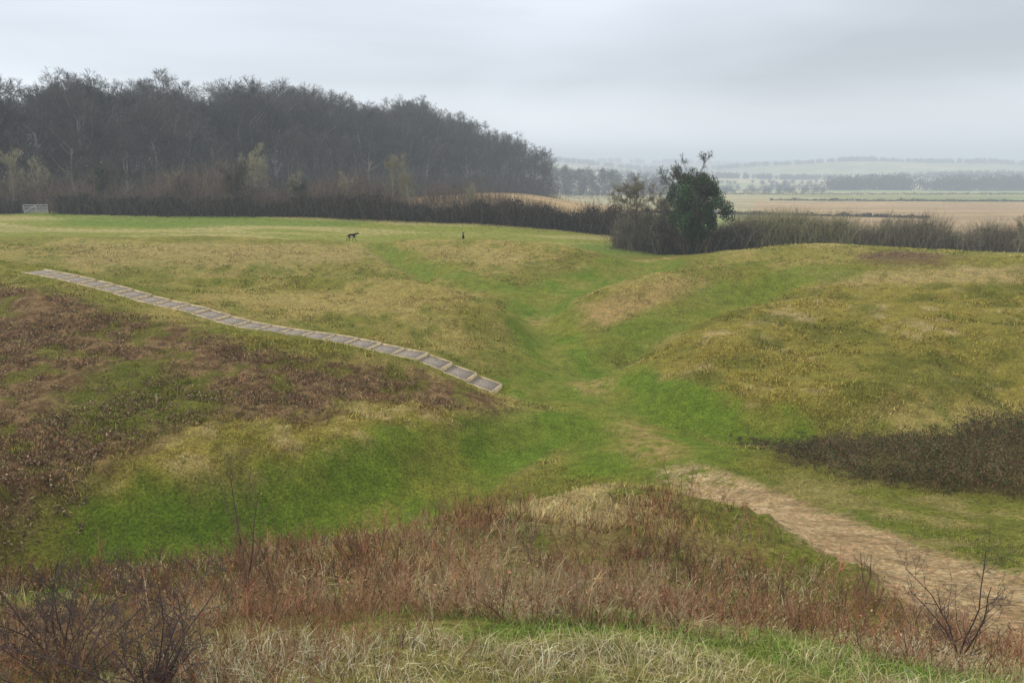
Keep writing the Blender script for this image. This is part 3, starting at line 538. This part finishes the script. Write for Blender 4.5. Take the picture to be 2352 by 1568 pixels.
obj("wooden_stake",mesh("wooden_stake",Vs,[qs],mat=matte("pale_wood",(.45,.39,.27),.8)),label="short pale wooden stake in the bracken bank",cat="stake")
# ---------------------------------------------------------------- field gate
galv=matte("galvanised_steel",(.6,.62,.65),.45,8.,.1,metal=.3); post=matte("gate_post_wood",(.12,.10,.08),.9)
gx0,gx1,gyy=-69.9,-66.3,115.3; gz0=float(H(np.array([-68.]),np.array([gyy]))[0])
ge=obj("field_gate",None,loc=(gx0,gyy,gz0),label="galvanised metal five-bar field gate closed between wooden posts",cat="gate")
def tube(name,pairs,r_,m_,pa,sides=8):
    a_=np.array([p[0] for p in pairs],float);b_=np.array([p[1] for p in pairs],float); V,q=sticks(a_,b_,np.full(len(a_),r_),np.full(len(a_),r_),sides); return obj(name,mesh(name,V,[q],mat=m_),parent=pa)
Lg=gx1-gx0
tube("frame",[((.1,0,.15),(.1,0,1.25)),((Lg-.1,0,.15),(Lg-.1,0,1.25)),((.1,0,1.22),(Lg-.1,0,1.22)),((Lg/2,0,.2),(Lg/2,0,1.2)),((.15,.03,.2),(Lg/2,.03,1.18))],.035,galv,ge)
for k_ in range(5): tube("gate_bar",[((.1,0,.2+k_*.19),(Lg-.1,0,.2+k_*.19))],.028,galv,ge)
for xx_ in(-.08,Lg+.08): tube("gate_post",[((xx_,0,-.3),(xx_,0,1.45))],.1,post,ge)
# ---------------------------------------------------------------- dog and walker
def skin(name,verts,edges,rad,mat,parent=None,**kw):
    me=bpy.data.meshes.new(name); me.from_pydata(verts,edges,[]); me.materials.append(mat); o=obj(name,me,parent=parent,**kw)
    md=o.modifiers.new("skin",'SKIN'); 
    for v,r_ in zip(me.skin_vertices[0].data,rad): v.radius=(r_,r_)
    me.skin_vertices[0].data[0].use_root=True
    sb=o.modifiers.new("sub",'SUBSURF'); sb.levels=1; sb.render_levels=2; md.use_smooth_shade=True; return o
blk=matte("black_fur",(.008,.008,.008),.8,spec=.05); 
V=[(-.28,0,.60),(-.05,0,.61),(.2,0,.57),(.33,0,.66),(.45,0,.71),(.54,0,.73),(.65,0,.68),(.72,0,.65),(-.38,0,.57),(-.50,0,.42),(-.62,0,.36)]
R1=[.10,.095,.135,.085,.06,.065,.035,.024,.03,.02,.012]; Ed=[(0,1),(1,2),(2,3),(3,4),(4,5),(5,6),(6,7),(0,8),(8,9),(9,10)]
for sg,st1,st2 in((1,.10,.12),(-1,-.10,-.10)):
    b0=len(V); V+=[(-.28,sg*.08,.52),(-.20+st1*.5,sg*.09,.36),(-.38+st1,sg*.09,.20),(-.36+st1*1.1,sg*.09,.03),(-.29+st1*1.1,sg*.09,.02)]; R1+=[.08,.05,.027,.022,.022]; Ed+=[(0,b0),(b0,b0+1),(b0+1,b0+2),(b0+2,b0+3),(b0+3,b0+4)]
    b0=len(V); V+=[(.22,sg*.08,.48),(.18+st2*.4,sg*.08,.38),(.20+st2,sg*.08,.20),(.20+st2*1.3,sg*.08,.03),(.26+st2*1.3,sg*.08,.02)]; R1+=[.06,.04,.026,.022,.022]; Ed+=[(2,b0),(b0,b0+1),(b0+1,b0+2),(b0+2,b0+3),(b0+3,b0+4)]
    b0=len(V); V+=[(.51,sg*.05,.80),(.48,sg*.075,.77)]; R1+=[.02,.012]; Ed+=[(5,b0),(b0,b0+1)]
dx,dy=-16.6,83.0
skin("dog",V,Ed,R1,blk,loc=(dx,dy,float(H(np.array([dx]),np.array([dy]))[0])+.03),label="lean black dog walking across the grassy bank",cat="dog",scale=(1.12,1.12,1.12))
coat=matte("black_coat",(.010,.010,.012),.8,spec=.05); hair=matte("dark_hair",(.02,.015,.012),.7)
V=[(0,0,.95),(0,0,1.15),(0,0,1.36),(0,0,1.48),(0,.02,1.56),(0,.03,1.66),(0,.10,1.60)];R1=[.14,.13,.15,.06,.055,.095,.03]; Ed=[(0,1),(1,2),(2,3),(3,4),(4,5),(5,6)]
for sg in(1,-1):
    b0=len(V);V+=[(sg*.19,0,1.40),(sg*.25,-.02,1.14),(sg*.24,.12*sg+.06,.92),(sg*.235,.15*sg+.08,.85)];R1+=[.06,.045,.033,.032];Ed+=[(2,b0),(b0,b0+1),(b0+1,b0+2),(b0+2,b0+3)]
    h_=b0+3
    for k_,(fx_,ln) in enumerate(((-.03,.07),(-.01,.08),(.01,.075),(.03,.06))):
        b1=len(V);p=V[h_];V+=[(p[0],p[1]+fx_,p[2]-.04),(p[0]-sg*.01,p[1]+fx_,p[2]-.04-ln)];R1+=[.01,.008];Ed+=[(h_,b1),(b1,b1+1)]
    b1=len(V);p=V[h_];V+=[(p[0]-sg*.02,p[1]+.05,p[2]-.03)];R1+=[.01];Ed+=[(h_,b1)]
    b0=len(V);V+=[(sg*.09,0,.88),(sg*.10,.10*sg,.48),(sg*.10,.16*sg-.06,.08),(sg*.10,.16*sg+.08,.04)];R1+=[.095,.06,.042,.035];Ed+=[(0,b0),(b0,b0+1),(b0+1,b0+2),(b0+2,b0+3)]
px,py=-5.6,92.
pe=skin("person",V,Ed,R1,coat,loc=(px,py,float(H(np.array([px]),np.array([py]))[0])+.05),rot=(0,0,math.radians(100)),label="walker in a long black coat crossing the field",cat="person")
tt=np.linspace(0,2*math.pi,17)[:-1]; rings=[(1.46,.12,.09),(1.38,.21,.125),(1.15,.175,.13),(.95,.19,.15),(.6,.25,.2)]
CV=[(a_*math.cos(t_),b_*math.sin(t_),z_) for z_,a_,b_ in rings for t_ in tt]; CF=np.array([[j*16+k,j*16+(k+1)%16,(j+1)*16+(k+1)%16,(j+1)*16+k] for j in range(4) for k in range(16)])
obj("coat",mesh("coat",CV,[CF],mat=coat,smooth=True),parent=pe)
HV=[(.105*math.cos(t_)*math.cos(p_),.02+.115*math.sin(t_)*math.cos(p_)-.01,1.66+.12*math.sin(p_)) for p_ in np.linspace(-.1,1.5,6) for t_ in tt]; HF=np.array([[j*16+k,j*16+(k+1)%16,(j+1)*16+(k+1)%16,(j+1)*16+k] for j in range(5) for k in range(16)])
obj("hair",mesh("hair",HV,[HF],mat=hair,smooth=True),parent=pe)
# ---------------------------------------------------------------- individual near shrubs
tw_d=matte("thorn_twigs",(.085,.062,.06),.7,20.,.3); tw_r=matte("sapling_bark",(.14,.09,.065),.8,20.,.3)
def shrub(x_,y_,h,seed,ns,mat,nm,label,lean=.5,n1=7,n2=6,rb=.006,up=.05,wig=.2):
    R=np.random.default_rng(seed); z_=float(H(np.array([x_]),np.array([y_]))[0])-.05; k=7; st=np.zeros((ns,k+1,3)); d=nrm(np.stack([R.normal(size=ns)*lean,R.normal(size=ns)*lean,np.ones(ns)],1)); p=np.zeros((ns,3))
    L=h*R.uniform(.7,1.1,ns)/k
    for j in range(k+1): st[:,j]=p; p=p+d*L[:,None]; d=nrm(d+R.normal(size=d.shape)*.14)
    rd=rb*np.linspace(1,.35,k+1)[None]*np.ones((ns,1))
    b1=grow(st,rd,n1,h*.38,5,50,up,wig,.1,1,.6,.0014,R); b2=grow(*b1,n2,h*.13,3,55,up,.25,.1,1,.7,.001,R); b3=grow(*b2,3,h*.035,1,70,0,.1,.1,1,.6,.0008,R)
    e_=obj(nm,None,loc=(x_,y_,z_),label=label,cat="shrub"); T=join([chains_sticks(st,rd,6)]); Cw=join([chains_sticks(*b1,4),chains_sticks(*b2),chains_sticks(*b3)])
    obj("stem",mesh("stem",T[0],[T[1]],mat=mat),parent=e_); obj("branches",mesh("branches",Cw[0],[Cw[1]],mat=mat),parent=e_)
tl="dark purple-grey leafless thorn bush with tangled spiny twigs"
shrub(-1.42,2.75,.58,1,10,tw_d,"thorn_bush",tl,.85,9,7,.0042)
shrub(-2.1,3.3,.6,2,10,tw_d,"thorn_bush",tl,.8,9,7,.0042)
shrub(-1.85,2.9,.5,12,8,tw_d,"thorn_bush",tl,.9,8,7,.0038)
shrub(-2.5,4.1,.55,14,8,tw_d,"thorn_bush",tl,.8,8,6,.0042)
shrub(-1.85,5.1,1.05,4,2,tw_r,"sapling","tall thin leafless sapling rising above the dead stems",.1,9,4,.007,.15)
shrub(-1.62,5.0,.65,5,2,tw_r,"sapling","thin leafless sapling rising above the dead stems",.2,8,3,.006,.15)
shrub(.1,6.5,.85,6,1,tw_r,"sapling","thin leafless sapling rising above the dead stems",.12,8,3,.006,.15)
shrub(2.7,4.3,.85,7,4,tw_d,"thorn_bush","small dark leafless thorn bush with crooked spreading twigs",.16,9,6,.006,.2)
shrub(3.5,6.2,.6,8,2,tw_r,"sapling","small leafless sapling beside the dirt path",.2,6,4,.006,.1)
shrub(4.2,8.6,.85,9,2,tw_r,"sapling","small leafless sapling beside the dirt path",.2,7,4,.008,.1)
